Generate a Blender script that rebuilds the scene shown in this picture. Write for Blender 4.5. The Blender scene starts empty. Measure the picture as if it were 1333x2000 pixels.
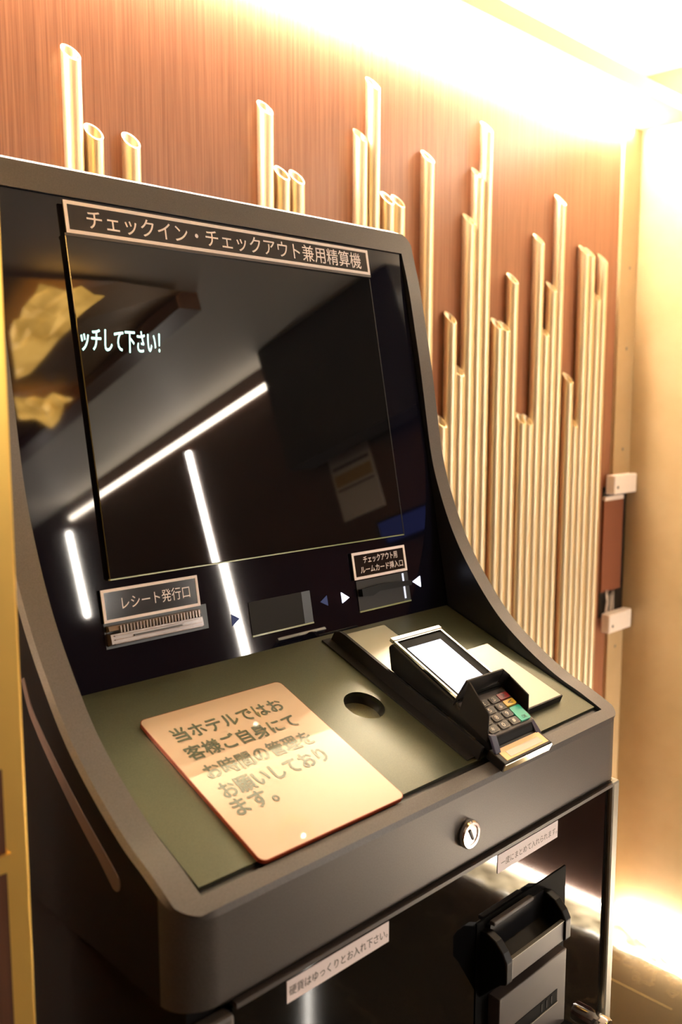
import bpy, bmesh, math, random
import numpy as np
from mathutils import Vector, Matrix
random.seed(7)

# ------------------------------------------------------------------ camera, world, exposure
S = 1.08                                   # metres per model unit (25 mm wall pipes, 83 mm wide card terminal)
CAM = np.array([0., -.45, 1.3])            # model units
FPX = 1740.; PCX, PCY = 666.5, 1000.       # focal length and centre in pixels of the 1333x2000 frame
TILT = math.atan2(216., FPX)               # 7.1 degrees down
YAW = math.atan2(1802.5, math.hypot(FPX, 216.))
FH = np.array([math.cos(YAW), math.sin(YAW), 0.]); RT = np.array([math.sin(YAW), -math.cos(YAW), 0.])
ZU = np.array([0., 0., 1.])
FW = FH*math.cos(TILT) - ZU*math.sin(TILT); UP = FH*math.sin(TILT) + ZU*math.cos(TILT)

scene = bpy.context.scene
cd = bpy.data.cameras.new('camera'); cam = bpy.data.objects.new('camera', cd)
scene.collection.objects.link(cam); scene.camera = cam
cam.matrix_world = Matrix(((RT[0], UP[0], -FW[0], CAM[0]*S), (RT[1], UP[1], -FW[1], CAM[1]*S), (RT[2], UP[2], -FW[2], CAM[2]*S), (0, 0, 0, 1)))
cd.sensor_fit = 'VERTICAL'; cd.sensor_height = 36.; cd.sensor_width = 24.
cd.lens = FPX/2000.*36.; cd.clip_start = .01
cd.dof.use_dof = True; cd.dof.focus_distance = .98; cd.dof.aperture_fstop = 5.6

world = bpy.data.worlds.new('world'); scene.world = world; world.use_nodes = True
world.node_tree.nodes['Background'].inputs[0].default_value = (.05, .04, .035, 1)
world.node_tree.nodes['Background'].inputs[1].default_value = .02
vs = scene.view_settings
vs.view_transform = 'Standard'; vs.look = 'None'; vs.gamma = 1.; vs.use_curve_mapping = False
vs.exposure = .9

# strengths of the lamps of the room
E_LED_WALL = 230.      # LED line at the top of the pipe wall
E_LED_COVE = 30.      # LED line of the ceiling cove
E_LED_RIGHT = 27.     # LED line at the top of the right wall
E_LED_BASE = 105.      # LED line at the foot of the right wall
E_LED_VERT = 100.      # vertical LED lines further along the right wall
WARM = (1., .86, .68); NEUT = (1., .96, .66)

# ------------------------------------------------------------------ pixel helpers (pixel -> direction; depth from the plane touched)
def ray(px, py): return FW + RT*(px-PCX)/FPX - UP*(py-PCY)/FPX
def onX(px, py, X): d = ray(px, py); return CAM + d*(X-CAM[0])/d[0]
def onY(px, py, Y): d = ray(px, py); return CAM + d*(Y-CAM[1])/d[1]
def onP(px, py, P0, n): d = ray(px, py); return CAM + d*np.dot(P0-CAM, n)/np.dot(d, n)

class Frame:
    def __init__(s, o, u, v):
        s.o = np.array(o, float); s.u = np.array(u, float); s.u /= np.linalg.norm(s.u)
        s.v = np.array(v, float); s.v /= np.linalg.norm(s.v); s.w = np.cross(s.u, s.v)
    def p(s, u, v, w=0.): return s.o + s.u*u + s.v*v + s.w*w
    def px(s, x, y, w=0.):
        q = onP(x, y, s.o + s.w*w, s.w) - s.o
        return float(q @ s.u), float(q @ s.v)
W = Frame((0, 0, 0), (1, 0, 0), (0, 1, 0))

# ------------------------------------------------------------------ materials
MATS = {}
def mat(name, col=(.5, .5, .5), rough=.5, metal=0., coat=0., coat_r=.03, spec=.5, emit=None, es=0., ior=1.5):
    m = bpy.data.materials.new(name); m.use_nodes = True; MATS[name] = m
    b = m.node_tree.nodes['Principled BSDF']
    b.inputs['Base Color'].default_value = (*col, 1); b.inputs['Roughness'].default_value = rough
    b.inputs['Metallic'].default_value = metal; b.inputs['Coat Weight'].default_value = coat
    b.inputs['Coat Roughness'].default_value = coat_r; b.inputs['Specular IOR Level'].default_value = spec
    b.inputs['IOR'].default_value = ior
    if emit: b.inputs['Emission Color'].default_value = (*emit, 1); b.inputs['Emission Strength'].default_value = es
    return m
def nd(m, t, **kw):
    n = m.node_tree.nodes.new(t)
    for k, v in kw.items(): setattr(n, k, v)
    return n
def lk(m, a, b): m.node_tree.links.new(a, b)
def ramp(m, fac, stops):
    r = nd(m, 'ShaderNodeValToRGB'); e = r.color_ramp.elements
    while len(e) < len(stops): e.new(.5)
    for el, (p, c) in zip(e, stops): el.position = p; el.color = (*c, 1)
    lk(m, fac, r.inputs[0]); return r
def noise(m, scale=(1, 1, 1), ns=5., detail=6., rough=.6, coord='Object'):
    tc = nd(m, 'ShaderNodeTexCoord'); mp = nd(m, 'ShaderNodeMapping'); mp.inputs['Scale'].default_value = scale
    n = nd(m, 'ShaderNodeTexNoise'); n.inputs['Scale'].default_value = ns; n.inputs['Detail'].default_value = detail
    n.inputs['Roughness'].default_value = rough
    lk(m, tc.outputs[coord], mp.inputs[0]); lk(m, mp.outputs[0], n.inputs['Vector']); return n
def bump(m, height, strength=.2, dist=.001):
    b = nd(m, 'ShaderNodeBump'); b.inputs['Strength'].default_value = strength; b.inputs['Distance'].default_value = dist
    lk(m, height, b.inputs['Height']); lk(m, b.outputs[0], m.node_tree.nodes['Principled BSDF'].inputs['Normal'])
def bsdf(m): return m.node_tree.nodes['Principled BSDF']

def wood(name, c0, c1, c2, sc, rough=.32):
    m = mat(name, c1, rough)
    n = noise(m, sc, 9., 8., .7); r = ramp(m, n.outputs['Fac'], [(.3, c0), (.52, c1), (.72, c2)])
    lk(m, r.outputs[0], bsdf(m).inputs['Base Color']); bump(m, n.outputs['Fac'], .06, .001); return m
wood('wood_copper', (.19, .072, .034), (.31, .130, .068), (.42, .190, .105), (40, 40, .5), .36)
wood('wood_dark', (.055, .022, .013), (.10, .042, .024), (.15, .065, .035), (32, 32, .55), .28)
mat('wood_raw', (.20, .062, .028), .6)

m = mat('cream_wall', (.48, .34, .18), .42)
n = noise(m, (1, 1, 1), 7., 3.); r = ramp(m, n.outputs['Fac'], [(.3, (.45, .315, .16)), (.7, (.51, .365, .20))]); lk(m, r.outputs[0], bsdf(m).inputs['Base Color'])
mat('ceiling_white', (.82, .76, .68), .55)
mat('black_paint', (.02, .018, .018), .5)
m = mat('marble_black', (.02, .016, .012), .07, ior=1.75)
n = noise(m, (1, 1, 1), 2.2, 10., .62); mp = nd(m, 'ShaderNodeMath', operation='ABSOLUTE'); sb = nd(m, 'ShaderNodeMath', operation='SUBTRACT')
sb.inputs[1].default_value = .5; lk(m, n.outputs['Fac'], sb.inputs[0]); lk(m, sb.outputs[0], mp.inputs[0])
r = ramp(m, mp.outputs[0], [(0., (.12, .09, .045)), (.005, (.045, .035, .018)), (.03, (.036, .028, .015))]); lk(m, r.outputs[0], bsdf(m).inputs['Base Color'])
mat('tile_joint', (.5, .38, .16), .5)

def speckle(name, c, rough, metal=0., ns=900., amt=.12, b=.05):
    m = mat(name, c, rough, metal); n = noise(m, (1, 1, 1), ns, 2.)
    d = tuple(x*(1-amt) for x in c); l = tuple(min(1, x*(1+amt)) for x in c)
    r = ramp(m, n.outputs['Fac'], [(.35, d), (.65, l)]); lk(m, r.outputs[0], bsdf(m).inputs['Base Color'])
    bump(m, n.outputs['Fac'], b, .0004); return m
speckle('kiosk_grey', (.086, .078, .074), .40, .35)
speckle('plate_grey', (.058, .061, .034), .35, .5)
mat('kiosk_side', (.006, .005, .005), .6, spec=.15)
speckle('plate_light', (.22, .215, .14), .36, .5)
mat('groove_taupe', (.10, .068, .060), .7, spec=.2)
mat('inner_black', (.006, .006, .008), .35)
m = mat('black_glass', (.004, .004, .009), .035)
n = noise(m, (1, 1, 1), 3., 2.); bump(m, n.outputs['Fac'], .012, .01)
mat('touch_glass', (.005, .005, .006), .02)
mat('glass_edge', (.30, .34, .17), .25)
m = mat('panel_gloss', (.0035, .0035, .004), .05)
n = noise(m, (1, 1, 1), 420., 3., .7); r = ramp(m, n.outputs['Fac'], [(.72, (.05,)*3), (.80, (.30,)*3)]); lk(m, r.outputs[0], bsdf(m).inputs['Roughness'])
mat('black_plastic', (.004, .0037, .0037), .36, spec=.18)
mat('black_satin', (.009, .008, .008), .5, spec=.18)
mat('slot_dark', (.022, .020, .020), .5, spec=.3)
mat('recess_black', (.003, .003, .003), .7, spec=.1)
mat('window_dark', (.012, .011, .011), .6, spec=.2)
mat('grey_plastic', (.055, .046, .045), .42)
mat('navy_plastic', (.035, .035, .075), .4)
mat('chrome', (.86, .84, .82), .09, 1.)
mat('steel', (.60, .57, .50), .30, 1.)
mat('steel_soft', (.29, .275, .23), .40, .8)
mat('gold_pipe', (.94, .80, .55), .40, .9)
m = mat('gold_satin', (.86, .56, .14), .36, .8)
n = noise(m, (1, 1, 60), 30., 3.); bump(m, n.outputs['Fac'], .08, .0005)
mat('gold_foil', (.30, .16, .05), .4, .3)
mat('label_white', (.92, .84, .86), .5)
mat('label_black', (.014, .010, .009), .12)
mat('ink', (.03, .03, .03), .5)
mat('ink_pale', (.16, .13, .13), .5)
mat('silver_ink', (.74, .66, .65), .4)
mat('white_plastic', (.84, .74, .66), .4)
m = mat('sign_gold', (.46, .32, .22), .32, .2, 1., .012)
mat('sign_ink', (.040, .050, .020), .4, 0., 1., .012)
mat('sign_edge', (.30, .055, .025), .2, .3)
mat('clear_plastic', (.13, .105, .10), .16, .2)
mat('clear_light', (.36, .30, .28), .14, .4)
mat('card_orange', (.80, .44, .17), .35)
mat('card_grey', (.56, .46, .36), .4)
mat('key_grey', (.045, .040, .038), .4); mat('key_red', (.26, .010, .014), .35); mat('key_yellow', (.72, .46, .04), .35); mat('key_green', (.03, .42, .30), .35)
mat('key_ring', (.13, .115, .10), .4)
mat('key_ink', (.75, .70, .62), .5)
mat('paper', (.60, .52, .46), .7); mat('paper_brown', (.42, .24, .06), .7); mat('paper_dark', (.09, .05, .05), .7)
m = mat('crumple', (.86, .78, .56), .25)
tr_ = nd(m, 'ShaderNodeBsdfTranslucent'); tr_.inputs[0].default_value = (.9, .8, .55, 1); mx = nd(m, 'ShaderNodeMixShader'); mx.inputs[0].default_value = .5
lk(m, bsdf(m).outputs[0], mx.inputs[1]); lk(m, tr_.outputs[0], mx.inputs[2]); lk(m, mx.outputs[0], m.node_tree.nodes['Material Output'].inputs[0])
mat('soffit', (.20, .09, .05), .4); mat('soffit_cream', (.78, .64, .48), .5)
def led(name, col, s):
    m = bpy.data.materials.new(name); m.use_nodes = True; nt = m.node_tree; nt.nodes.clear()
    e = nt.nodes.new('ShaderNodeEmission'); o = nt.nodes.new('ShaderNodeOutputMaterial')
    e.inputs[0].default_value = (*col, 1); e.inputs[1].default_value = s; nt.links.new(e.outputs[0], o.inputs[0]); MATS[name] = m
m = mat('gold_glow', (.9, .6, .18), .3, .6, emit=(1., .55, .10), es=7.)
n = noise(m, (1, 1, 1), 6., 2.); r = ramp(m, n.outputs['Fac'], [(.35, (.40, .20, .025)), (.6, (1., .56, .12))]); lk(m, r.outputs[0], bsdf(m).inputs['Emission Color'])
led('led_wall', WARM, E_LED_WALL); led('led_cove', NEUT, E_LED_COVE); led('led_right', WARM, E_LED_RIGHT)
led('led_base', (1., .88, .76), E_LED_BASE); led('led_vert', (1., .93, .82), E_LED_VERT)
led('lit_white', (.80, .80, 1.), 2.2); led('dim_blue', (.20, .22, .42), .16); led('lcd', (.86, .88, 1.), 1.5); led('lcd_grey', (.55, .55, .66), 1.)
led('cyan_text', (.55, 1., .80), 1.05); led('blue_screen', (.11, .14, .55), .5); led('downlight_lamp', (1., .85, .6), 30.); led('spot_lamp', (1., .85, .7), 12.)

# ------------------------------------------------------------------ mesh builder
class MB:
    def __init__(s): s.v = []; s.f = []; s.sm = []
    def add(s, verts, faces, smooth=False):
        k = len(s.v); s.v += [tuple(map(float, p)) for p in verts]; s.f += [[i+k for i in f] for f in faces]; s.sm += [smooth]*len(faces); return s
    def box(s, F, u0, u1, v0, v1, w0, w1):
        c = [F.p(u, v, w) for w in (w0, w1) for v in (v0, v1) for u in (u0, u1)]
        return s.add(c, [(0, 2, 3, 1), (4, 5, 7, 6), (0, 1, 5, 4), (2, 6, 7, 3), (0, 4, 6, 2), (1, 3, 7, 5)])
    def prism(s, F, poly, w0, w1, smooth=False):
        n = len(poly)
        s.add([F.p(u, v, w0) for u, v in poly] + [F.p(u, v, w1) for u, v in poly],
              [list(range(n))[::-1], list(range(n, 2*n))])
        k = len(s.v)-2*n
        for i in range(n):
            j = (i+1) % n; s.f.append([k+i, k+j, k+n+j, k+n+i]); s.sm.append(smooth)
        return s
    def ring(s, F, outer, inner, w0, w1):
        n = len(outer); k = len(s.v)
        for L, w in ((outer, w0), (inner, w0), (outer, w1), (inner, w1)): s.v += [tuple(F.p(u, v, w)) for u, v in L]
        for i in range(n):
            j = (i+1) % n
            for a, b in ((2, 3), (1, 0), (0, 2), (3, 1)): s.f.append([k+a*n+i, k+a*n+j, k+b*n+j, k+b*n+i]); s.sm.append(False)
        return s
    def lathe(s, F, u, v, prof, seg=32, smooth=True, caps=True):
        k = len(s.v); m = len(prof)
        for r, w in prof:
            for i in range(seg):
                a = 2*math.pi*i/seg; s.v.append(tuple(F.p(u+r*math.cos(a), v+r*math.sin(a), w)))
        for q in range(m-1):
            for i in range(seg):
                j = (i+1) % seg; s.f.append([k+q*seg+i, k+q*seg+j, k+(q+1)*seg+j, k+(q+1)*seg+i]); s.sm.append(smooth)
        if caps:
            s.f.append([k+i for i in range(seg)][::-1]); s.sm.append(False)
            s.f.append([k+(m-1)*seg+i for i in range(seg)]); s.sm.append(False)
        return s
    def build(s, name, m, parent=None, bevel=0., seg=2, merge=False, recalc=True):
        P = np.array(s.v)
        o = (P.min(0)+P.max(0))/2; o[2] = P[:, 2].min()
        bm = bmesh.new(); vv = [bm.verts.new(tuple((p-o)*S)) for p in P]
        for f, sm in zip(s.f, s.sm):
            try: fc = bm.faces.new([vv[i] for i in f]); fc.smooth = sm
            except ValueError: pass
        if merge: bmesh.ops.remove_doubles(bm, verts=bm.verts, dist=1e-5)
        if recalc: bmesh.ops.recalc_face_normals(bm, faces=bm.faces)
        if bevel:
            ed = [e for e in bm.edges if len(e.link_faces) == 2 and e.calc_face_angle(0) > .5]
            bmesh.ops.bevel(bm, geom=ed, offset=bevel*S, segments=seg, affect='EDGES', profile=.5, clamp_overlap=True)
        me = bpy.data.meshes.new(name); bm.to_mesh(me); bm.free()
        if any(s.sm): me.set_sharp_from_angle(angle=.6)
        me.materials.append(MATS[m])
        ob = bpy.data.objects.new(name, me); scene.collection.objects.link(ob)
        link(ob, o, parent); return ob
ORG = {}
def link(ob, o, parent):
    ORG[ob.name] = np.array(o, float)
    if parent: ob.parent = parent; ob.location = tuple((o-ORG[parent.name])*S)
    else: ob.location = tuple(np.array(o)*S)
def tag(o, label, cat, group=None):
    o['label'] = label; o['category'] = cat
    if group: o['group'] = group
    return o
def struct(o): o['kind'] = 'structure'; return o
def thing(name, loc, label, cat, group=None):
    o = bpy.data.objects.new(name, None); o.empty_display_size = .05; scene.collection.objects.link(o); link(o, np.array(loc, float), None)
    return tag(o, label, cat, group)
def rrect(u0, u1, v0, v1, r, n=6):
    P = []
    for cu, cv, a0 in ((u1-r, v0+r, -90), (u1-r, v1-r, 0), (u0+r, v1-r, 90), (u0+r, v0+r, 180)):
        for i in range(n+1):
            a = math.radians(a0+90*i/n); P.append((cu+r*math.cos(a), cv+r*math.sin(a)))
    return P

def text(name, s, F, u0, u1, v0, v1, m, parent, w=.0003, offset=0., shear=0., spacing=1., ls=1., bold=0.):
    c = bpy.data.curves.new(name, 'FONT'); c.body = s; c.size = 1.; c.offset = offset; c.shear = shear; c.space_character = spacing; c.space_line = ls
    c.resolution_u = 3
    t = bpy.data.objects.new(name+'_tmp', c); scene.collection.objects.link(t)
    dg = bpy.context.evaluated_depsgraph_get(); me = bpy.data.meshes.new_from_object(t.evaluated_get(dg))
    bpy.data.objects.remove(t)
    V = np.array([v.co[:] for v in me.vertices]); lo, hi = V.min(0), V.max(0)
    F2 = [list(p.vertices) for p in me.polygons]; bpy.data.meshes.remove(me); bpy.data.curves.remove(c)
    mb = MB()
    for k, (du, dv_) in enumerate([(0, 0)] if not bold else [(-bold, 0), (bold, 0), (0, bold), (0, -bold)]): mb.add([F.p(du+u0+(x-lo[0])/(hi[0]-lo[0])*(u1-u0), dv_+v0+(y-lo[1])/(hi[1]-lo[1])*(v1-v0), w+k*.00001) for x, y, z in V], F2)
    return mb.build(name, m, parent, recalc=False)

# ------------------------------------------------------------------ room shell
YW, XR, ZC = .587, 1.95, 2.02
YB, XL = -3.6, -1.5
def slab(name, x0, x1, y0, y1, z0, z1, m, parent=None, bevel=0.): return MB().box(W, x0, x1, y0, y1, z0, z1).build(name, m, parent, bevel)
struct(slab('floor', XL, XR, YB, YW, -.05, 0, 'marble_black'))
struct(slab('ceiling', XL, XR, YB, YW, ZC, ZC+.05, 'ceiling_white'))
struct(slab('wall_back', XL, XR+.05, YW, YW+.05, -.05, ZC+.05, 'wood_copper'))
struct(slab('wall_right', XR, XR+.05, -.50, YW, -.05, ZC+.05, 'cream_wall'))
struct(slab('wall_right_wood', XR-.006, XR+.05, YB, -.50, -.05, ZC+.05, 'wood_dark'))
struct(slab('wall_left', XL-.05, XL, YB, YW, -.05, ZC+.05, 'wood_dark'))
struct(slab('wall_front', XL-.05, XR+.05, YB-.05, YB, -.05, ZC+.05, 'wood_dark'))
# dropped soffit along the pipe wall with the cove behind it
struct(slab('trim_1', XL, XR, .455, YW, 1.905, 1.935, 'soffit_cream'))
# cream vertical trim board in the corner, cut out in the middle
t2 = struct(slab('trim_2', 1.874, XR, YW-.008, YW, 1.10, 1.904, 'cream_wall'))
slab('lower_board', 1.879, XR, YW-.008, YW, 0., .80, 'cream_wall', t2)
for zz in (1.60, 1.42, 1.19, .72, .55, .38): MB().lathe(Frame((1.915, YW-.008, zz), (1, 0, 0), (0, 0, 1)), 0, 0, [(.004, -.001), (.004, .0008)], 10).build('screw', 'steel_soft', t2)
# open slot in the corner between two white wall brackets
rec = thing('wall_cutout', (1.895, YW-.008, .81), 'dark brown cut-out in cream corner trim between two white brackets', 'wall opening')
slab('back_board', 1.842, 1.930, YW-.007, YW-.002, .86, 1.075, 'wood_raw', rec)
slab('dark_gap', 1.842, 1.949, YW-.003, YW-.0005, .80, 1.105, 'inner_black', rec)
slab('top_lip', 1.842, 1.926, YW-.010, YW-.002, 1.074, 1.083, 'white_plastic', rec)
random.seed(3)
for k in range(9):
    x = random.uniform(1.86, 1.905); a = random.uniform(-.012, .012)
    mb = MB().prism(Frame((0, YW-.008, 0), (1, 0, 0), (0, 0, 1)), [(x-.0016, .812), (x+.0016, .812), (x+a+.001, .85+random.uniform(-.01, .018)), (x+a-.0005, .85)], 0, .001)
    mb.build('torn_fibre', 'white_plastic', rec)
for z0, z1, lab in ((1.090, 1.134, 'white wall bracket above the brown cut-out in corner trim'), (.767, .812, 'white wall bracket below the brown cut-out in corner trim')):
    b = thing('wall_bracket', (1.895, YW-.02, z0), lab, 'bracket')
    slab('block', 1.842, 1.944, YW-.032, YW-.009, z0, z1, 'white_plastic', b, .003)
    MB().lathe(Frame((1.856, YW-.032, z0+.016), (1, 0, 0), (0, 0, 1)), 0, 0, [(.0035, -.001), (.0035, .0006)], 12).build('screw', 'ink', b)

# crumpled foil skirting at the foot of the right wall
mb = MB(); ny, nx = 260, 9; random.seed(5)
ph = [random.uniform(0, 6.28) for _ in range(12)]
def crum(y, t): return .010*math.sin(31*y+ph[0]+3*t)+.007*math.sin(73*y+ph[1]-5*t)+.005*math.sin(151*y+ph[2]+9*t)+.004*math.sin(12*t+40*y+ph[3])
V = []
for i in range(ny+1):
    y = YW-.008-(YW+1.9)*i/ny
    for j in range(nx+1):
        t = j/nx; x = XR-.022-.06*t; z = .040*(1-t)**.6 + .002
        V.append((min(x+.4*crum(y, t)*t, XR-.021), y, max(.001, z+.35*crum(y, 1.7*t+1)*(.25+t)*(1 if t < 1 else .0))))
mb.add(V, [(i*(nx+1)+j, i*(nx+1)+j+1, (i+1)*(nx+1)+j+1, (i+1)*(nx+1)+j) for i in range(ny) for j in range(nx)], False)
struct(mb.build('baseboard_right', 'crumple'))
# floor joint (thin metal inlay)
a = onP(1197, 1913, np.array([0, 0, .0005]), ZU); b = onP(1300, 1965, np.array([0, 0, .0005]), ZU); d = (b-a)/np.linalg.norm(b-a); nrm = np.array([-d[1], d[0], 0])
mb = MB().add([a-d*.9-nrm*.002, a+d*.14-nrm*.0008, a+d*.14+nrm*.0008, a-d*.9+nrm*.002], [(0, 1, 2, 3)])
o = mb.build('floor_inlay', 'tile_joint', bpy.data.objects['floor'])

# LED lines
def ledstrip(name, box, m, label, group=None):
    o = slab(name, *box, m); tag(o, label, 'led strip', group); return o
ledstrip('led_strip', (XL+.1, 1.9, YW-.012, YW-.001, 1.889, 1.904), 'led_wall', 'warm LED line along the top of the pipe wall under the soffit')
ledstrip('led_strip', (XL+.1, XR-.05, .478, .500, 1.936, 1.948), 'led_cove', 'bright LED line lying on top of the ceiling soffit')
ledstrip('led_strip', (XR-.02, XR-.007, -2.75, .44, 1.940, 1.960), 'led_right', 'warm LED line along the top of the right wall')
ledstrip('led_strip', (XR-.020, XR-.008, -1.8, .55, .030, .042), 'led_base', 'warm LED line at the foot of the right wall above crumpled skirting')

# ------------------------------------------------------------------ gold pipes on the back wall
PR = .0117
pipes = [(138,102),(183,257),(256,274),(518,210),(551,338),(580,346),(704,264),(729,163),(757,387),(778,393),(836,306),(866,822),(878,620),(898,723),
         (915,428),(930,338),(951,248),(971,632),(985,637),(1002,544),(1019,817),(1034,820),(1048,466),(1065,647),(1077,560),(1094,390),(1111,738),(1126,824),(1137,488),(1150,493),(1165,578),(1177,505)]
ps = thing('pipe_sculpture', (1.2, YW-PR, 0), 'gold organ-pipe decoration of slant-cut tubes standing against the wood wall', 'wall decoration')
pm = None
YC = YW-PR-.0015
PXZ = sorted([(onY(px, py, YC)[0], onY(px, py, YC)[2]) for px, py in pipes])
XP = [p[0] for p in PXZ]
for _ in range(400):                       # neighbouring pipes touch but never overlap
    for i in range(len(XP)-1):
        g = 2*PR+.0006-(XP[i+1]-XP[i])
        if g > 0: XP[i] -= g/2; XP[i+1] += g/2
for x, (_, z) in zip(XP, PXZ):
    mb = MB(); seg = 28
    ro, ri = PR, PR-.0022
    R0 = []; 
    for r in (ro, ri):
        for i in range(seg):
            a = 2*math.pi*i/seg
            R0.append((x+r*math.cos(a), YC+r*math.sin(a), z+1.05*r*math.sin(a)))
    bot = [(x+ro*math.cos(2*math.pi*i/seg), YC+ro*math.sin(2*math.pi*i/seg), .001) for i in range(seg)]
    deep = [(x+ri*math.cos(2*math.pi*i/seg), YC+ri*math.sin(2*math.pi*i/seg), z-.02) for i in range(seg)]
    mb.add(R0+bot+deep, [], False)
    for i in range(seg):
        j = (i+1) % seg
        for f, sm in (((i, j, seg+j, seg+i), False), ((2*seg+i, 2*seg+j, j, i), True), ((seg+i, seg+j, 3*seg+j, 3*seg+i), True)): mb.f.append(list(f)); mb.sm.append(sm)
    mb.f.append([3*seg+i for i in range(seg)]); mb.sm.append(False); mb.f.append([2*seg+i for i in range(seg)]); mb.sm.append(False)
    mb.build('pipe', 'gold_pipe', ps)

# ------------------------------------------------------------------ kiosk
KL, KR, RW = .297, .866, .025           # outer left, outer right, rim width
IL, IR = KL+RW, KR-RW
KB = .555                               # back of the kiosk
ZH = .899                               # underside of the head
PROF = [(.3150,1.5090),(.3075,1.4800),(.2954,1.4395),(.2849,1.3900),(.2752,1.3437),(.2655,1.2880),(.2560,1.2360),(.2455,1.2010),(.2268,1.1560),(.2040,1.1160),
        (.1757,1.0790),(.1484,1.0490),(.1105,1.0205),(.0704,.9972),(.0454,.9876),(.0192,.9755),(.0000,.9655)]
PA = np.array(PROF); # smooth with Catmull-Rom, then sample by arc length
def catmull(P, n=14):
    Q = np.vstack([2*P[0]-P[1], P, 2*P[-1]-P[-2]]); out = []
    for i in range(1, len(Q)-2):
        for k in range(n):
            t = k/n; p0, p1, p2, p3 = Q[i-1], Q[i], Q[i+1], Q[i+2]
            out.append(.5*((2*p1)+(-p0+p2)*t+(2*p0-5*p1+4*p2-p3)*t*t+(-p0+3*p1-3*p2+p3)*t**3))
    out.append(P[-1]); return np.array(out)
CR = catmull(PA)
for _ in range(30):
    CR[1:-1] = .25*CR[:-2]+.5*CR[1:-1]+.25*CR[2:]
LEN = np.concatenate([[0], np.cumsum(np.linalg.norm(np.diff(CR, axis=0), axis=1))]); TOT = LEN[-1]
def prof(s): return np.array([np.interp(s, LEN, CR[:, 0]), np.interp(s, LEN, CR[:, 1])])
def P3(x, s): y, z = prof(s); return np.array([x, y, z])

# plate frame (slope) and glass frame
PF = Frame((0, .016, .9725), (1, 0, 0), (0, 1, .38))           # w is the outward normal
GF = Frame((0, .3095, 1.48), (1, 0, 0), (0, .195, 1.))         # w faces the viewer
# back corner of the plate = intersection with the glass
def inter():
    A = np.array([[PF.v[1], -GF.v[1]], [PF.v[2], -GF.v[2]]]); r = GF.o[1:]-PF.o[1:]
    return np.linalg.solve(A, r)
vb, gb = inter()

kiosk = thing('payment_kiosk', ((KL+KR)/2, .28, 0), 'dark grey hotel check-in payment kiosk with black glass screen and sloped desk', 'kiosk')
# rim: ring in (x, s) space
NS = 90; RO = .030; FW_ = .0165        # corner radius, front rim width (arc length)
TW = .029                              # top rim width
outer = []; inner = []; kindf = []
def arc(cx_, cs, a0, a1, n=10): return [(cx_+RO*math.cos(math.radians(a0+(a1-a0)*i/n)), cs+RO*math.sin(math.radians(a0+(a1-a0)*i/n))) for i in range(n+1)]
ss = np.linspace(RO, TOT-RO, NS)
# walk: top centre -> right corner -> down right side -> front right corner -> front -> left ... ; inner points matched
def side_inner(s): return min(max(s, TW), TOT-FW_)
topR = arc(KR-RO, RO, -90, 0); botR = arc(KR-RO, TOT-RO, 0, 90); botL = arc(KL+RO, TOT-RO, 90, 180); topL = arc(KL+RO, RO, 180, 270)
def push(pts, inn): outer.extend(pts); inner.extend(inn)
push(topR, [(IR, TW)]*len(topR))
push([(KR, s) for s in ss[1:-1]], [(IR, side_inner(s)) for s in ss[1:-1]])
push(botR, [(IR, TOT-FW_)]*len(botR))
push(botL, [(IL, TOT-FW_)]*len(botL))
push([(KL, s) for s in ss[1:-1][::-1]], [(IL, side_inner(s)) for s in ss[1:-1][::-1]])
push(topL, [(IL, TW)]*len(topL))
N = len(outer); O3 = [P3(*p) for p in outer]; I3 = [P3(*p) for p in inner]
EB = .0035                              # rounded outer edge
mb = MB()
# outer edge is rounded over: shrink ring slightly and add a lip below
def nrm2(s):
    d = prof(min(s+.002, TOT))-prof(max(s-.002, 0)); d /= np.linalg.norm(d); return np.array([0, d[1], -d[0]])
C2 = np.array([(KL+KR)/2, TOT/2])
O3b = []
for (x, s), p in zip(outer, O3):
    xi = min(max(x, KL+EB), KR-EB); si = min(max(s, EB), TOT-EB); O3b.append(P3(xi, si))
Olip = []
for (x, s), p in zip(outer, O3):
    nn = nrm2(s); nn = nn if nn[1] <= 0 or nn[2] >= 0 else -nn
    if nn[1] > 0 and nn[2] < 0: nn = -nn
    if nn[2] < 0: nn = -nn
    Olip.append(p - nn*EB)
faces = []
for i in range(N):
    j = (i+1) % N
    faces += [(i, j, N+j, N+i), (2*N+i, 2*N+j, j, i)]
mb.add(O3b+I3+Olip, faces, True)
mb.build('rim', 'kiosk_grey', kiosk, merge=True)
# skirt: the head's outer shell
mid = len(topR)+int((NS-2)*.62)
mbF = MB(); mbS = MB(); mbT = MB()
sm = outer[mid][1]
def down(p): return (p[0], p[1], ZH)
def back(p): return (p[0], KB, p[2])
k1 = mid; k2 = N-1-mid
# front band (from mid right around the front to mid left): sides are dark, the front with its corners is grey
fi = [i for i in range(N) if outer[i][1] > TOT-RO-1e-6]
a0, a1 = fi[0], fi[-1]
for i in range(a0, a1):
    mbF.add([Olip[i], Olip[i+1], down(Olip[i+1]), down(Olip[i])], [(0, 1, 2, 3)], True)
mbF.build('front_band', 'kiosk_grey', kiosk, merge=True)
# sides
for lo_, hi_, nm in ((len(topR)-1, a0, 'side_panel'), (a1, N-len(topL), 'side_panel')):
    L = [Olip[i] for i in range(lo_, hi_+1)]
    xs = L[0][0]
    if xs < .5: L = L[::-1]
    pts = [(p[1], p[2]) for p in L] + [(L[-1][1], ZH), (KB, ZH), (KB, L[0][2])]
    mb = MB(); mb.add([(xs, y, z) for y, z in pts], [list(range(len(pts)))])
    mb.build(nm, 'kiosk_side', kiosk)
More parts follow.
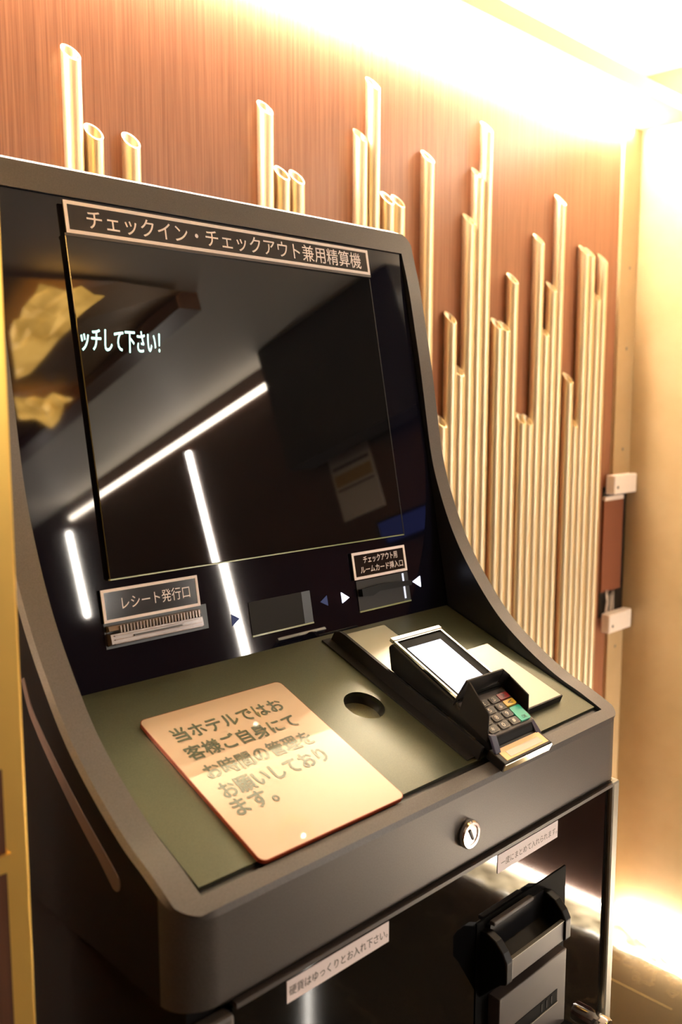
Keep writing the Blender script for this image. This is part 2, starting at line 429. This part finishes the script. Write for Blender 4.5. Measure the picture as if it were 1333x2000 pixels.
# top and back shell
tp = [i for i in list(range(N-len(topL), N)) + list(range(len(topR)))]
mb = MB()
for a, b in zip(tp[:-1], tp[1:]): mb.add([Olip[a], Olip[b], back(Olip[b]), back(Olip[a])], [(0, 1, 2, 3)], True)
mb.add([(KL, KB, ZH), (KR, KB, ZH), (KR, KB, 1.47), (KL, KB, 1.47)], [(0, 1, 2, 3)])
mb.add([(KL, .028, ZH), (KR, .028, ZH), (KR, KB, ZH), (KL, KB, ZH), (KR-.03, 0, ZH), (KL+.03, 0, ZH)], [(0, 5, 4, 1, 2, 3)])
mb.build('shell', 'kiosk_side', kiosk, merge=True)
# inner walls of the recess, left and right, and thin front/top returns
gtop = float((P3(IL, TW)-GF.o) @ GF.v)
mbI = MB()
vfr = .002
for X in (IL, IR):
    L = [P3(X, s) for s in np.linspace(TW, TOT-FW_, 60)]
    pts = [(p[1], p[2]) for p in L]
    low = [PF.p(0, vfr, -.004), PF.p(0, vb+.004, -.004), GF.p(0, gb-.002, -.004), GF.p(0, gtop, -.004)]
    pts += [(q[1], q[2]) for q in low]
    mbI.add([(X, y, z) for y, z in pts], [list(range(len(pts)))])
q0, q1 = P3(IL, TOT-FW_), P3(IR, TOT-FW_)
mbI.add([q0, q1, (IR, q1[1], q1[2]-.012), (IL, q0[1], q0[2]-.012)], [(0, 1, 2, 3)])
q0, q1 = P3(IL, TW), P3(IR, TW)
mbI.add([q0, q1, q1+np.array([0, .012, 0]), q0+np.array([0, .012, 0])], [(0, 1, 2, 3)])
mbI.build('recess_wall', 'inner_black', kiosk, recalc=False)

# groove on the kiosk's left side
Lg = [(45,1325),(60,1385),(80,1435),(110,1500),(150,1580),(200,1672),(226,1722)]
cen = [onX(x, y, KL)[1:] for x, y in Lg]; cen = catmull(np.array(cen), 6)
wd = .0070; mb = MB(); A = []; B = []
for i, p in enumerate(cen):
    d = cen[min(i+1, len(cen)-1)]-cen[max(i-1, 0)]; d /= np.linalg.norm(d); nn = np.array([-d[1], d[0]])
    ww = wd*(.45+.55*i/(len(cen)-1)); A.append(p+nn*ww); B.append(p-nn*ww)
d = cen[-1]-cen[-2]; d /= np.linalg.norm(d); n2 = np.array([-d[1], d[0]])
cap = [cen[-1]+n2*wd*math.cos(t)+d*wd*math.sin(t) for t in np.linspace(.2, math.pi-.2, 8)]
poly = [tuple(p) for p in A]+[tuple(p) for p in cap]+[tuple(p) for p in B[::-1]]
SF = Frame((KL, 0, 0), (0, -1, 0), (0, 0, 1))
mb.prism(SF, [(-y, z) for y, z in poly], -.001, .0006).build('side_groove', 'groove_taupe', kiosk)

# desk plate with a round finger dish
hu, hv = PF.px(712, 1377); hr = .0205
mb = MB(); seg = 48
circ = [(hu+hr*math.cos(2*math.pi*i/seg), hv+hr*math.sin(2*math.pi*i/seg)) for i in range(seg)]
u0, u1, v0, v1 = IL+.003, IR-.0025, .0062, vb
def sq(i):
    a = 2*math.pi*i/seg; c, s_ = math.cos(a), math.sin(a)
    t = min((u1-hu)/c if c > 1e-9 else 9, (u0-hu)/c if c < -1e-9 else 9, (v1-hv)/s_ if s_ > 1e-9 else 9, (v0-hv)/s_ if s_ < -1e-9 else 9)
    return hu+c*t, hv+s_*t
cor = [(u1, v1), (u0, v1), (u0, v0), (u1, v0)]; angs = sorted([math.atan2(b_-hv, a_-hu) % (2*math.pi) for a_, b_ in cor])
AA = sorted(list(2*math.pi*np.arange(seg)/seg)+angs)
ob = []; ib = []
for a in AA:
    c, s_ = math.cos(a), math.sin(a)
    t = min((u1-hu)/c if c > 1e-9 else 9, (u0-hu)/c if c < -1e-9 else 9, (v1-hv)/s_ if s_ > 1e-9 else 9, (v0-hv)/s_ if s_ < -1e-9 else 9)
    ob.append((hu+c*t, hv+s_*t)); ib.append((hu+hr*c, hv+hr*s_))
mb.ring(PF, ob, ib, -.005, 0.)
mb.build('desk_plate', 'plate_grey', kiosk)
fd = MB().lathe(PF, hu, hv, [(hr, -.0003), (hr, -.0135)], 48, True, False).build('finger_hole', 'inner_black', kiosk)
MB().lathe(PF, hu, hv, [(hr, -.0140), (hr, -.0130)], 48).build('hole_floor', 'plate_light', fd)
# plate edge lip (thin bright line along the front)
MB().box(PF, IL+.001, IR-.001, .0008, .0062, -.007, -.0030).build('plate_edge', 'inner_black', kiosk)

# glass panel
MB().box(GF, IL, IR, gb-.003, gtop+.004, -.008, 0.).build('glass_panel', 'black_glass', kiosk)
# touch screen glass on top of it
tl = GF.px(135, 470, .004); br = GF.px(790, 1043, .004); bl = GF.px(205, 1133, .004); tr = GF.px(722, 540, .004)
TU0, TU1 = (tl[0]+bl[0])/2, (br[0]+tr[0])/2; TV0 = (bl[1]+br[1])/2; TV1 = (tl[1]+tr[1])/2
TG = Frame(GF.p((TU0+TU1)/2, (TV0+TV1)/2, .0045), GF.u - GF.w*.006, GF.v)
hw, hh = (TU1-TU0)/2, (TV1-TV0)/2
tg = MB().box(TG, -hw, hw, -hh, hh+.004, -.004, 0.).build('touch_glass', 'touch_glass', kiosk, .0006, 1)
MB().box(TG, -hw, hw, -hh-.0012, -hh, -.003, 0.0004).build('glass_edge', 'glass_edge', tg)
MB().box(TG, hw-.0004, hw+.0010, -hh, hh, -.004, 0.0002).build('glass_edge', 'black_satin', tg)
# text on the display behind the glass
ua, va = TG.px(160, 676); ub, vbb = TG.px(311, 648)
text('display_text', '\u30c3\u30c1\u3057\u3066\u4e0b\u3055\u3044\uff01', TG, ua, ub, va-.004, va+.0165, 'cyan_text', tg, .0003, 0., .25, bold=.0004)

# header plate
def nameplate(name, F, quad, lines, border, m_bg, m_fr, m_tx, rects, off=0., w=.002, label=None, tilt=0.):
    (x0, y0), (x1, y1) = quad[0], quad[1]
    us = [F.px(*q, w) for q in quad]
    u0 = (us[0][0]+us[3][0])/2; u1 = (us[1][0]+us[2][0])/2; v1 = (us[0][1]+us[1][1])/2; v0 = (us[2][1]+us[3][1])/2
    FF = Frame(F.p((u0+u1)/2, (v0+v1)/2, w), F.u - F.w*tilt, F.v); hw_, hh_ = (u1-u0)/2, (v1-v0)/2
    p = MB().box(FF, -hw_, hw_, -hh_, hh_, -.0022, 0).build(name, m_bg, kiosk)
    MB().ring(FF, [(-hw_, -hh_), (hw_, -hh_), (hw_, hh_), (-hw_, hh_)], [(-hw_+border, -hh_+border), (hw_-border, -hh_+border), (hw_-border, hh_-border), (-hw_+border, hh_-border)], -.001, .0005).build('border', m_fr, p)
    for s_, (a, b, c, d) in zip(lines, rects):
        text('lettering', s_, FF, -hw_+2*hw_*a, -hw_+2*hw_*b, -hh_+2*hh_*c, -hh_+2*hh_*d, m_tx, p, .0003, bold=off)
    return p
hp = nameplate('header_label', GF, [(123,392),(718,488),(722,535),(130,457)], ['\u30c1\u30a7\u30c3\u30af\u30a4\u30f3\u30fb\u30c1\u30a7\u30c3\u30af\u30a2\u30a6\u30c8\u517c\u7528\u7cbe\u7b97\u6a5f'], 0.0032, 'label_black', 'silver_ink', 'silver_ink', [(.055, .965, .20, .82)], .0001, .006)
hp['label'] = 'black nameplate with silver frame and lettering'
MB().box(GF, TU0, TU1, TV1+.001, TV1+.0035, .004, .0062).build('header_rail', 'grey_plastic', kiosk)
nameplate('receipt_label', GF, [(194,1154),(385,1123),(391,1184),(205,1217)], ['\u30ec\u30b7\u30fc\u30c8\u767a\u884c\u53e3'], .0026, 'label_black', 'silver_ink', 'silver_ink', [(.19, .90, .32, .72)], 0., .003)
nameplate('card_slot_label', GF, [(686,1081),(790,1064),(795,1115),(693,1133)], ['\u30c1\u30a7\u30c3\u30af\u30a2\u30a6\u30c8\u7528', '\u30eb\u30fc\u30e0\u30ab\u30fc\u30c9\u633f\u5165\u53e3'], .0030, 'label_black', 'label_white', 'silver_ink', [(.20, .84, .56, .82), (.13, .93, .20, .46)], .0001, .003)
# receipt outlet of clear ribbed plastic
(a0_, b1_) = GF.px(205, 1222); (c0_, d1_) = GF.px(386, 1190); (e0_, f0_) = GF.px(212, 1262); (g0_, h0_) = GF.px(390, 1228)
u0, u1 = (a0_+e0_)/2, (c0_+g0_)/2; v1 = (b1_+d1_)/2; v0 = (f0_+h0_)/2
ro = MB().box(GF, u0-.002, u1+.010, v0-.002, v1+.003, -.0005, .0006).build('receipt_outlet', 'inner_black', kiosk)
dv = v1-v0
MB().prism(Frame(GF.p(u1, 0, 0), -GF.w, GF.v), [(0, v1-.35*dv), (-.007, v1-.42*dv), (-.008, v0+.12*dv), (0, v0)], -(u1-u0), 0).build('jaw', 'clear_plastic', ro)
MB().prism(Frame(GF.p(u1, 0, 0), -GF.w, GF.v), [(0, v1), (-.005, v1-.04*dv), (-.006, v1-.26*dv), (0, v1-.33*dv)], -(u1-u0), 0).build('jaw', 'clear_plastic', ro)
for k in range(26):
    u = u0+.010+(u1-u0-.014)*k/25
    MB().box(GF, u, u+.0012, v1-.40*dv, v1-.06*dv, .0055, .0078).build('rib', 'clear_light', ro)
for k in range(3): MB().box(GF, u0+.003, u1-.002, v0+dv*(.10+.19*k), v0+dv*(.14+.19*k), .0072, .0088).build('ridge', 'clear_light', ro)
MB().box(GF, u0+.022, u1-.024, v0+dv*.33, v0+dv*.40, .0072, .0091).build('slot', 'ink', ro)
# middle window
def window(name, quad, m, edge):
    us = [GF.px(*q) for q in quad]; u0 = (us[0][0]+us[3][0])/2; u1 = (us[1][0]+us[2][0])/2; v1 = (us[0][1]+us[1][1])/2; v0 = (us[2][1]+us[3][1])/2
    o = MB().box(GF, u0, u1, v0, v1, .0002, .0008).build(name, m, kiosk)
    if edge: MB().box(GF, u0, u1, v0-.0016, v0, .0002, .0016).build('sill', 'glass_edge', o)
    MB().box(GF, u1-.012, u1, v0, v1, .0008, .0010).build('inner_side', 'inner_black', o)
    return o, (u0, u1, v0, v1)
window('dispenser_window', [(485,1176),(604,1154),(612,1216),(492,1240)], 'window_dark', True)
cs, (u0, u1, v0, v1) = window('card_slot', [(694,1135),(795,1117),(802,1172),(703,1193)], 'slot_dark', True)
MB().prism(Frame(GF.p(0, 0, 0), GF.u, GF.v), [(u0+.002, v0+(v1-v0)*.48), (u0+.018, v0+(v1-v0)*.44), (u0+.03, v0+(v1-v0)*.55), (u1-.002, v0+(v1-v0)*.52), (u1, v0+(v1-v0)*.68), (u0+.04, v0+(v1-v0)*.78), (u0+.002, v0+(v1-v0)*.72)], .001, .007).build('card_lip', 'black_plastic', cs)
MB().box(GF, u1-.010, u1-.0075, v0+.003, v1-.001, .0009, .0014).build('slot_light', 'lcd_grey', cs)
# arrow lamps
def tri(pts, m):
    us = [GF.px(*p) for p in pts]; MB().prism(GF, us, .0002, .0007).build('arrow_lamp', m, kiosk)
tri([(666,1157),(682,1167),(669,1178)], 'lit_white'); tri([(820,1125),(822,1146),(806,1136)], 'lit_white')
tri([(638,1163),(641,1183),(626,1176)], 'dim_blue'); tri([(452,1200),(468,1208),(454,1223)], 'dim_blue')

# bracket below the terminal and metal slab beside it
bh = .011
br_ = MB().box(PF, .634, .704, .020, vb-.018, .001, bh).build('terminal_bracket', 'steel_soft', kiosk, .0015)
MB().prism(Frame(PF.p(.634, 0, 0), PF.v, PF.w), [(.006, 0), (vb-.010, 0), (vb-.012, .012), (vb-.018, bh+.005), (vb-.026, bh+.006), (.006, bh+.003)], -.001, .0025).build('bracket_side', 'black_satin', br_)
MB().box(PF, .622, .634, .010, vb-.008, .0, .0018).build('bracket_flange', 'black_satin', br_)
sv0 = PF.px(1062, 1376, .004)[1]; sv1 = PF.px(925, 1264, .008)[1]
sl = MB().box(PF, .722, .806, sv0, sv1, .0015, .0075).build('metal_slab', 'steel_soft', kiosk, .0008)
MB().box(PF, .722, .8065, sv0-.0016, sv0, .0, .0078).build('slab_lip', 'black_satin', sl)

# key lock on the front band
LF = Frame((0, 0, 0), (1, 0, 0), (0, 0, 1))
ku, kz = LF.px(915, 1628)
lk_ = MB().lathe(LF, ku, kz, [(.0125, 0), (.0125, .003), (.0112, .0045), (.0090, .0045), (.0085, .0035), (.0035, .0035)], 40).build('key_lock', 'chrome', kiosk)
MB().box(Frame(LF.p(ku, kz, .0036), (1, 0, .5), (-.5, 0, 1)), -.0012, .0012, -.0055, .0055, 0, .0009).build('keyhole', 'ink', lk_)

# lower cabinet
lc = slab('lower_cabinet', .306, .8585, .012, KB-.005, .0, ZH-.001, 'kiosk_side', kiosk)
slab('cabinet_frame', .843, .8585, -.001, .012, .0, ZH-.004, 'steel_soft', lc, .003)
slab('cabinet_frame', .309, .337, -.001, .012, .0, ZH-.010, 'kiosk_grey', lc, .003)
slab('cabinet_ledge', .338, .842, -.0015, .012, ZH-.0075, ZH-.004, 'grey_plastic', lc)
slab('front_panel', .338, .842, .004, .012, .03, ZH-.009, 'panel_gloss', lc)
NF = Frame((0, .004, 0), (1, 0, 0), (0, 0, 1))
def tape(quad, s_, ink, r):
    us = [NF.px(*q, .0006) for q in quad]; u0 = (us[0][0]+us[3][0])/2; u1 = (us[1][0]+us[2][0])/2; v1 = (us[0][1]+us[1][1])/2; v0 = (us[2][1]+us[3][1])/2
    t = MB().box(NF, u0, u1, v0, v1, .0001, .0006).build('tape_label', 'label_white', kiosk)
    text('lettering', s_, NF, u0+(u1-u0)*r[0], u0+(u1-u0)*r[1], v0+(v1-v0)*r[2], v0+(v1-v0)*r[3], ink, t, .0008)
tape([(560,1915),(760,1802),(760,1842),(562,1957)], '\u786c\u8ca8\u306f\u3086\u3063\u304f\u308a\u3068\u304a\u5165\u308c\u4e0b\u3055\u3044\u3002', 'ink', (.02, .985, .28, .72))
tape([(973,1672),(1090,1602),(1090,1635),(973,1706)], '\u4e00\u5ea6\u306b\u307e\u3068\u3081\u3066\u5165\u308c\u3089\u308c\u307e\u3059\u3002', 'ink_pale', (.05, .985, .28, .68))
# banknote inlet
bn = slab('note_inlet', .612, .760, .0030, .0042, .55, .832, 'recess_black', lc)
JF = Frame((0, 0, 0), (0, -1, 0), (0, 0, 1))      # u towards the viewer, v up, w = -x
jaw = [(-.004, .823), (.004, .824), (.014, .820), (.022, .812), (.0265, .804), (.0265, .784), (.020, .781), (-.004, .757)]
for x0, x1 in ((.617, .627), (.7135, .7235)):
    MB().prism(JF, jaw, -x1, -x0).build('jaw', 'black_plastic', bn, .0012)
slab('cup_front', .627, .7135, -.0245, -.0215, .7835, .8035, 'grey_plastic', bn, .0006)
MB().prism(JF, [(.022, .784), (.022, .787), (-.003, .800), (-.003, .797)], -.7135, -.627).build('cup_floor', 'black_satin', bn)
slab('cup_edge', .627, .7135, -.025, -.0212, .8035, .8042, 'steel_soft', bn)
slab('cup_back', .627, .7135, -.001, .0032, .80, .826, 'inner_black', bn)
slab('cup_rail', .627, .690, -.0055, .0005, .8265, .8305, 'grey_plastic', bn, .001)
slab('slot_plate', .631, .7445, -.010, .0032, .600, .755, 'grey_plastic', bn, .001)
slab('slot', .652, .729, -.0104, -.0098, .7055, .7185, 'recess_black', bn)
for k in range(3): slab('tooth', .700+.0085*k, .702+.0085*k, -.0108, -.0100, .708, .7165, 'black_satin', bn)
slab('slot_edge', .652, .729, -.0112, -.0098, .7045, .7055, 'steel_soft', bn)
slab('ledge', .655, .7475, -.022, -.008, .670, .676, 'black_plastic', bn, .001)
kb = MB().lathe(NF, .824, .628, [(.011, 0), (.011, .018), (.009, .021), (.007, .021)], 32).build('knob', 'chrome', lc)

# ------------------------------------------------------------------ card terminal on the desk
TX0, TX1 = .640, .716
pt = thing('card_terminal', ((TX0+TX1)/2, .07, .985), 'black card payment terminal with bright screen and privacy hood on grey bracket', 'payment terminal')
TF = Frame((TX0, 0, 0), (0, 1, 0), (0, 0, 1))     # u = y, v = z, w = +x ... side profile
side = [(.137, 1.0320), (.1405, 1.056), (.1345, 1.0605), (.056, 1.0215), (.052, 1.0165), (.0185, .9965), (.0150, .9905), (.0130, .984), (.016, .9810), (.030, .9905), (.060, 1.0025)]
TWD = TX1-TX0
body = MB().prism(TF, side, 0, TWD).build('body', 'black_plastic', pt, .0028, 3)
SFm = Frame((TX0, .0553, 1.0232), (1, 0, 0), (0, .0800, .0380))   # screen plane
Ls = math.hypot(.0800, .0380)
MB().ring(SFm, [(.0015, -.002), (TWD-.0015, -.002), (TWD-.0015, Ls), (.0015, Ls)], [(.0042, 0), (TWD-.0042, 0), (TWD-.0042, Ls-.0025), (.0042, Ls-.0025)], 0, .0022).build('screen_frame', 'chrome', pt)
MB().box(SFm, .003, TWD-.003, -.004, Ls-.003, -.001, .0008).build('screen_bezel', 'recess_black', pt)
sc_ = MB().box(SFm, .009, TWD-.016, .001, Ls-.014, .0008, .0012).build('screen', 'lcd', pt)
MB().box(SFm, .012, TWD-.030, .046, .0475, .0012, .0014).build('screen_line', 'lcd_grey', sc_)
MB().box(SFm, .0005, TWD-.0005, Ls-.001, Ls+.004, -.001, .0032).build('top_bar', 'steel', pt, .0006)
# keypad
KF = Frame((TX0, .0200, .9968), (1, 0, 0), (0, 1, .60))
MB().box(KF, .003, TWD-.003, -.0055, .040, -.004, .0012).build('keypad_plate', 'grey_plastic', pt, .0008)
leg = [['*', '0', '#'], ['7', '8', '9'], ['4', '5', '6'], ['1', '2', '3']]
for r_ in range(4):
    for c_ in range(3):
        u = .0135+.0168*c_; v = .001+.0093*r_
        k_ = MB().prism(KF, rrect(u-.0068, u+.0068, v-.0037, v+.0037, .002, 3), .0012, .0028).build('key', 'key_ring', pt)
        MB().prism(KF, rrect(u-.0056, u+.0056, v-.0027, v+.0027, .0016, 3), .0028, .0031).build('key_cap', 'key_grey', k_)
        text('key_legend', leg[r_][c_], KF, u-.0036, u+.0002, v-.0022, v+.0022, 'key_ink', k_, .0033, bold=.00012)
for m_, v0_, v1_, s_ in (('key_red', .0255, .0325, 'X'), ('key_yellow', .0165, .0235, '<'), ('key_green', -.0030, .0145, 'OK')):
    k_ = MB().prism(KF, rrect(.0530, .0690, v0_, v1_, .0015, 3), .0012, .0036).build('key', m_, pt)
    text('key_legend', s_, KF, .0580, .0650, v0_+.0015, v0_+.0055, 'ink', k_, .0038)
# privacy hood: a U of thin walls round the keypad, open to the front
def wall(P, m, nm, th):    # P: quad in world, thickness vector
    P = [np.array(p) for p in P]; t = np.array(th); MB().add(P+[p+t for p in P], [(0, 1, 2, 3), (7, 6, 5, 4), (0, 4, 5, 1), (1, 5, 6, 2), (2, 6, 7, 3), (3, 7, 4, 0)]).build(nm, m, pt, .0006, 2)
xl, xr = TX0-.0006, TX1+.0030
wall([(xl, .050, 1.010), (xl, .0385, 1.0435), (xl, .0150, 1.018), (xl, .0165, .991)], 'black_satin', 'hood_side', (.0022, 0, 0))
wall([(xr, .056, 1.008), (xr, .0470, 1.0300), (xr, .0250, 1.0160), (xr, .0250, .993)], 'black_satin', 'hood_side', (-.0022, 0, 0))
wall([(xl, .056, 1.016), (xl, .0395, 1.0435), (xr-.014, .0455, 1.0395), (xr-.012, .057, 1.018)], 'black_satin', 'hood_back', (0, .002, .001))
wall([(xr-.014, .057, 1.016), (xr-.014, .0455, 1.0395), (xr, .0470, 1.0300), (xr, .056, 1.008)], 'black_satin', 'hood_back', (0, .002, .001))
# chip reader at the front
wall([(TX0+.001, .014, .998), (TX0+.009, .0125, .996), (TX0+.009, .007, .982), (TX0+.001, .007, .982)], 'navy_plastic', 'reader_wing', (0, .003, .001))
wall([(TX1-.001, .0185, .996), (TX1-.006, .017, .995), (TX1-.006, .009, .982), (TX1+.002, .009, .982)], 'navy_plastic', 'reader_wing', (0, .003, .001))
RF = Frame((TX0, -.0040, .9765), (1, 0, 0), (0, .0185, .0085))
rd = MB().box(RF, .0, TWD, 0, .0200, -.0095, 0).build('chip_reader', 'black_plastic', pt, .0008)
MB().box(RF, .006, TWD-.003, .0025, .0165, 0, .0005).build('card_print', 'card_orange', rd)
MB().box(RF, .014, TWD-.010, .0045, .0115, .0005, .0007).build('card_print', 'card_grey', rd)
MB().box(RF, .0005, TWD-.0005, -.0008, .0003, -.0092, -.0012).build('reader_front', 'chrome', rd)

# ------------------------------------------------------------------ gold acrylic sign lying on the plate
q = [PF.px(x, y, .004) for x, y in [(268,1405),(550,1332),(792,1557),(510,1685)]]
u0 = (q[0][0]+q[3][0])/2; u1 = (q[1][0]+q[2][0])/2; v1 = (q[0][1]+q[1][1])/2; v0 = (q[2][1]+q[3][1])/2
sg = MB().prism(PF, rrect(u0, u1, v0, v1, .006), .0006, .0040).build('acrylic_sign', 'sign_edge')
tag(sg, 'peach gold acrylic sign with green Japanese text lying on the kiosk desk', 'sign')
MB().prism(PF, rrect(u0+.0006, u1-.0006, v0+.0006, v1-.0006, .0056), .0040, .0042).build('sign_face', 'sign_gold', sg)
rows = ['\u5f53\u30db\u30c6\u30eb\u3067\u306f\u304a', '\u5ba2\u69d8\u3054\u81ea\u8eab\u306b\u3066', '\u304a\u6642\u9593\u306e\u7ba1\u7406\u3092', '\u304a\u9858\u3044\u3057\u3066\u304a\u308a', '\u307e\u3059\u3002']
pos = [((332,1432),(556,1381)), ((358,1467),(584,1412)), ((392,1500),(616,1447)), ((424,1538),(644,1480)), ((455,1578),(538,1550))]
for s_, (a, b) in zip(rows, pos):
    ua, va = PF.px(*a, .0042); ub, vb2 = PF.px(*b, .0042); vm = (va+vb2)/2
    text('lettering', s_, PF, ua, ub, vm-.0085, vm+.0085, 'sign_ink', sg, .0045, bold=.00042)

# ------------------------------------------------------------------ gold pillar beside the kiosk
gp = thing('gold_pillar', (.12, .1, 0), 'tall satin gold pillar standing left of the dark kiosk', 'pillar')
slab('shaft', .02, .2215, .05, .20, 0., 1.90, 'gold_satin', gp, .002)
slab('dark_inset', .03, .2065, .0485, .051, .60, 1.085, 'wood_dark', gp)
slab('inset_rail', .03, .209, .046, .051, 1.022, 1.033, 'gold_satin', gp)

# ------------------------------------------------------------------ room behind the camera (seen only mirrored in the glass)
def mirror(px, py, X=None, Z=None, F=GF, w=0.):
    n_ = F.w; q_ = onP(px, py, F.o+n_*w, n_); d_ = ray(px, py); r_ = d_-2*(d_@n_)*n_
    t_ = (X-q_[0])/r_[0] if X is not None else (Z-q_[2])/r_[2]
    return q_+r_*t_
XS = XR-.006
for (p, q_, F_) in (((130,1010),(172,1205),GF), ((365,855),(425,1110),TG)):
    a = mirror(*p, X=XS, F=F_); b = mirror(*q_, X=XS, F=F_); y = (a[1]+b[1])/2
    z0 = .62 if F_ is TG else b[2]
    ledstrip('led_strip', (XS-.010, XS-.0005, y-.009, y+.009, z0, min(1.90, a[2])), 'led_vert', 'vertical LED line on the dark wood wall, the one nearer the kiosk' if F_ is TG else 'vertical LED line on the dark wood wall, the one further from the kiosk')
# notice on the right wall
qs = [mirror(*p, X=XS, F=TG) for p in ((638,858),(707,838),(760,985),(668,1022))]
y0 = (qs[0][1]+qs[3][1])/2; y1 = (qs[1][1]+qs[2][1])/2; z1 = (qs[0][2]+qs[1][2])/2; z0 = (qs[2][2]+qs[3][2])/2
nt = slab('wall_notice', XS-.004, XS-.0005, min(y0, y1), max(y0, y1), z0, z1, 'paper'); tag(nt, 'pale paper notice with brown bands on dark wood wall', 'notice')
hz = z1-z0; ya, yb_ = min(y0, y1), max(y0, y1)
for f0, f1, m_ in ((.80, .97, 'paper_brown'), (.62, .66, 'paper_dark'), (.42, .56, 'paper_brown'), (.36, .385, 'paper_dark')):
    slab('print_band', XS-.0046, XS-.004, ya+.01, yb_-.01, z0+hz*f0, z0+hz*f1, m_, nt)
# small blue screen
qs = [mirror(*p, X=XS) for p in ((760,1015),(842,990),(842,1040),(765,1050))]
ya = min(p[1] for p in qs); yb_ = max(p[1] for p in qs); za = (qs[2][2]+qs[3][2])/2; zb = (qs[0][2]+qs[1][2])/2
bs = thing('wall_screen', (XS-.01, (ya+yb_)/2, za), 'small wall screen glowing blue beside the paper notice', 'screen')
slab('case', XS-.018, XS-.0005, ya-.01, yb_+.01, za-.01, zb+.01, 'black_plastic', bs, .002); slab('display', XS-.019, XS-.018, ya, yb_, za, zb, 'blue_screen', bs)
# tube wall lamp
c = mirror(790, 770, X=XS); wl = thing('wall_lamp', (XS-.03, c[1], c[2]-.06), 'small tubular wall lamp on the dark wood wall', 'lamp')
CF = Frame((XS-.03, c[1], c[2]-.06), (1, 0, 0), (0, 1, 0))
MB().lathe(CF, 0, 0, [(.014, .004), (.014, .13), (.011, .134)], 24).build('tube', 'grey_plastic', wl); MB().lathe(CF, 0, 0, [(.012, 0), (.012, .004)], 24).build('lamp', 'spot_lamp', wl)
slab('arm', XS-.030, XS-.0005, c[1]-.004, c[1]+.004, c[2]-.0, c[2]+.008, 'grey_plastic', wl)
# dark bulkhead under the ceiling
bk = mirror(516, 740, X=1.84, F=TG)[1]
struct(slab('trim_3', 1.84, XS, bk, -.50, 1.62, ZC, 'black_paint'))
# ceiling coffer with crumpled gold foil
cps = [mirror(*p, Z=ZC-.03) for p in ((60,540),(420,575),(40,905))]
cx1 = cps[1][0]; cy0 = -2.1; cy1 = cps[1][1]; cx0 = cps[0][0]-.55
cf = thing('ceiling_coffer', ((cx0+cx1)/2, (cy0+cy1)/2, ZC-.05), 'brown framed ceiling coffer lined with crumpled gold foil', 'ceiling light')
for b_ in ((cx0, cx1, cy0, cy0+.05), (cx0, cx0+.05, cy0+.05, cy1-.05), (cx1-.07, cx1, cy0+.05, cy1-.05)):
    slab('frame_board', *b_, ZC-.05, ZC-.001, 'soffit', cf)
mb = MB(); n1, n2 = 5, 8; random.seed(11)
G = [[(cx0+.05+(cx1-cx0-.12)*i/n1, cy0+.05+(cy1-cy0-.07)*j/n2, ZC-.018+random.uniform(-.012, .012)) for j in range(n2+1)] for i in range(n1+1)]
mb.add([p for r_ in G for p in r_], [(i*(n2+1)+j, (i+1)*(n2+1)+j, (i+1)*(n2+1)+j+1, i*(n2+1)+j+1) for i in range(n1) for j in range(n2)])
mb.build('gold_foil', 'gold_foil', cf)
# recessed downlight above the kiosk
dp = mirror(582, 1634, Z=ZC, F=PF, w=.004)
DF = Frame((dp[0], dp[1], ZC), (1, 0, 0), (0, -1, 0))
dl = thing('downlight', (dp[0], dp[1], ZC-.006), 'round recessed downlight in the ceiling above the kiosk', 'downlight')
MB().lathe(DF, 0, 0, [(.045, .0005), (.045, .004), (.036, .006), (.034, .003)], 40, True, False).build('ring', 'gold_satin', dl)
MB().lathe(DF, 0, 0, [(.034, .0010), (.034, .0018)], 40).build('reflector', 'steel', dl); MB().lathe(DF, .012, .004, [(.0045, .002), (.004, .006)], 20).build('lamp', 'downlight_lamp', dl)

# glowing crumpled gold shades hanging in the coffer
random.seed(4)
for quad in (((18, 645), (78, 556), (212, 571), (32, 748)), ((28, 777), (142, 773), (100, 833), (36, 814))):
    c4 = [mirror(*p, Z=ZC-.052) for p in quad]; mb = MB(); n = 6; G = []
    for i in range(n+1):
        for j in range(n+1):
            a, b = i/n, j/n
            p = (c4[0]*(1-a)+c4[1]*a)*(1-b)+(c4[3]*(1-a)+c4[2]*a)*b
            G.append(p+np.array([0, 0, random.uniform(-.012, .012)]))
    mb.add(G, [(i*(n+1)+j, (i+1)*(n+1)+j, (i+1)*(n+1)+j+1, i*(n+1)+j+1) for i in range(n) for j in range(n)])
    mb.build('gold_shade', 'gold_glow', cf)
# made-up downlight fixture and spot, added to brighten the gold pillar
ax, ay = .42, -.50
AF = Frame((ax, ay, ZC), (1, 0, 0), (0, -1, 0))
d2 = thing('downlight', (ax, ay, ZC-.006), 'added round downlight in the ceiling, made up to brighten the gold pillar', 'downlight')
MB().lathe(AF, 0, 0, [(.045, .0005), (.045, .004), (.036, .006), (.034, .003)], 40, True, False).build('ring', 'gold_satin', d2)
MB().lathe(AF, 0, 0, [(.034, .0010), (.034, .0018)], 40).build('reflector', 'steel', d2)
sl_ = bpy.data.lights.new('added_pillar_spot', 'SPOT'); sl_.energy = 95.; sl_.color = (1., .93, .62); sl_.spot_size = math.radians(20); sl_.spot_blend = .6; sl_.shadow_soft_size = .03
so = bpy.data.objects.new('added_pillar_spot', sl_); scene.collection.objects.link(so); so.location = (ax*S, ay*S, (ZC-.02)*S)
so.rotation_euler = (Vector((.13, .05, 1.42))-Vector((ax, ay, ZC))).to_track_quat('-Z', 'Y').to_euler()
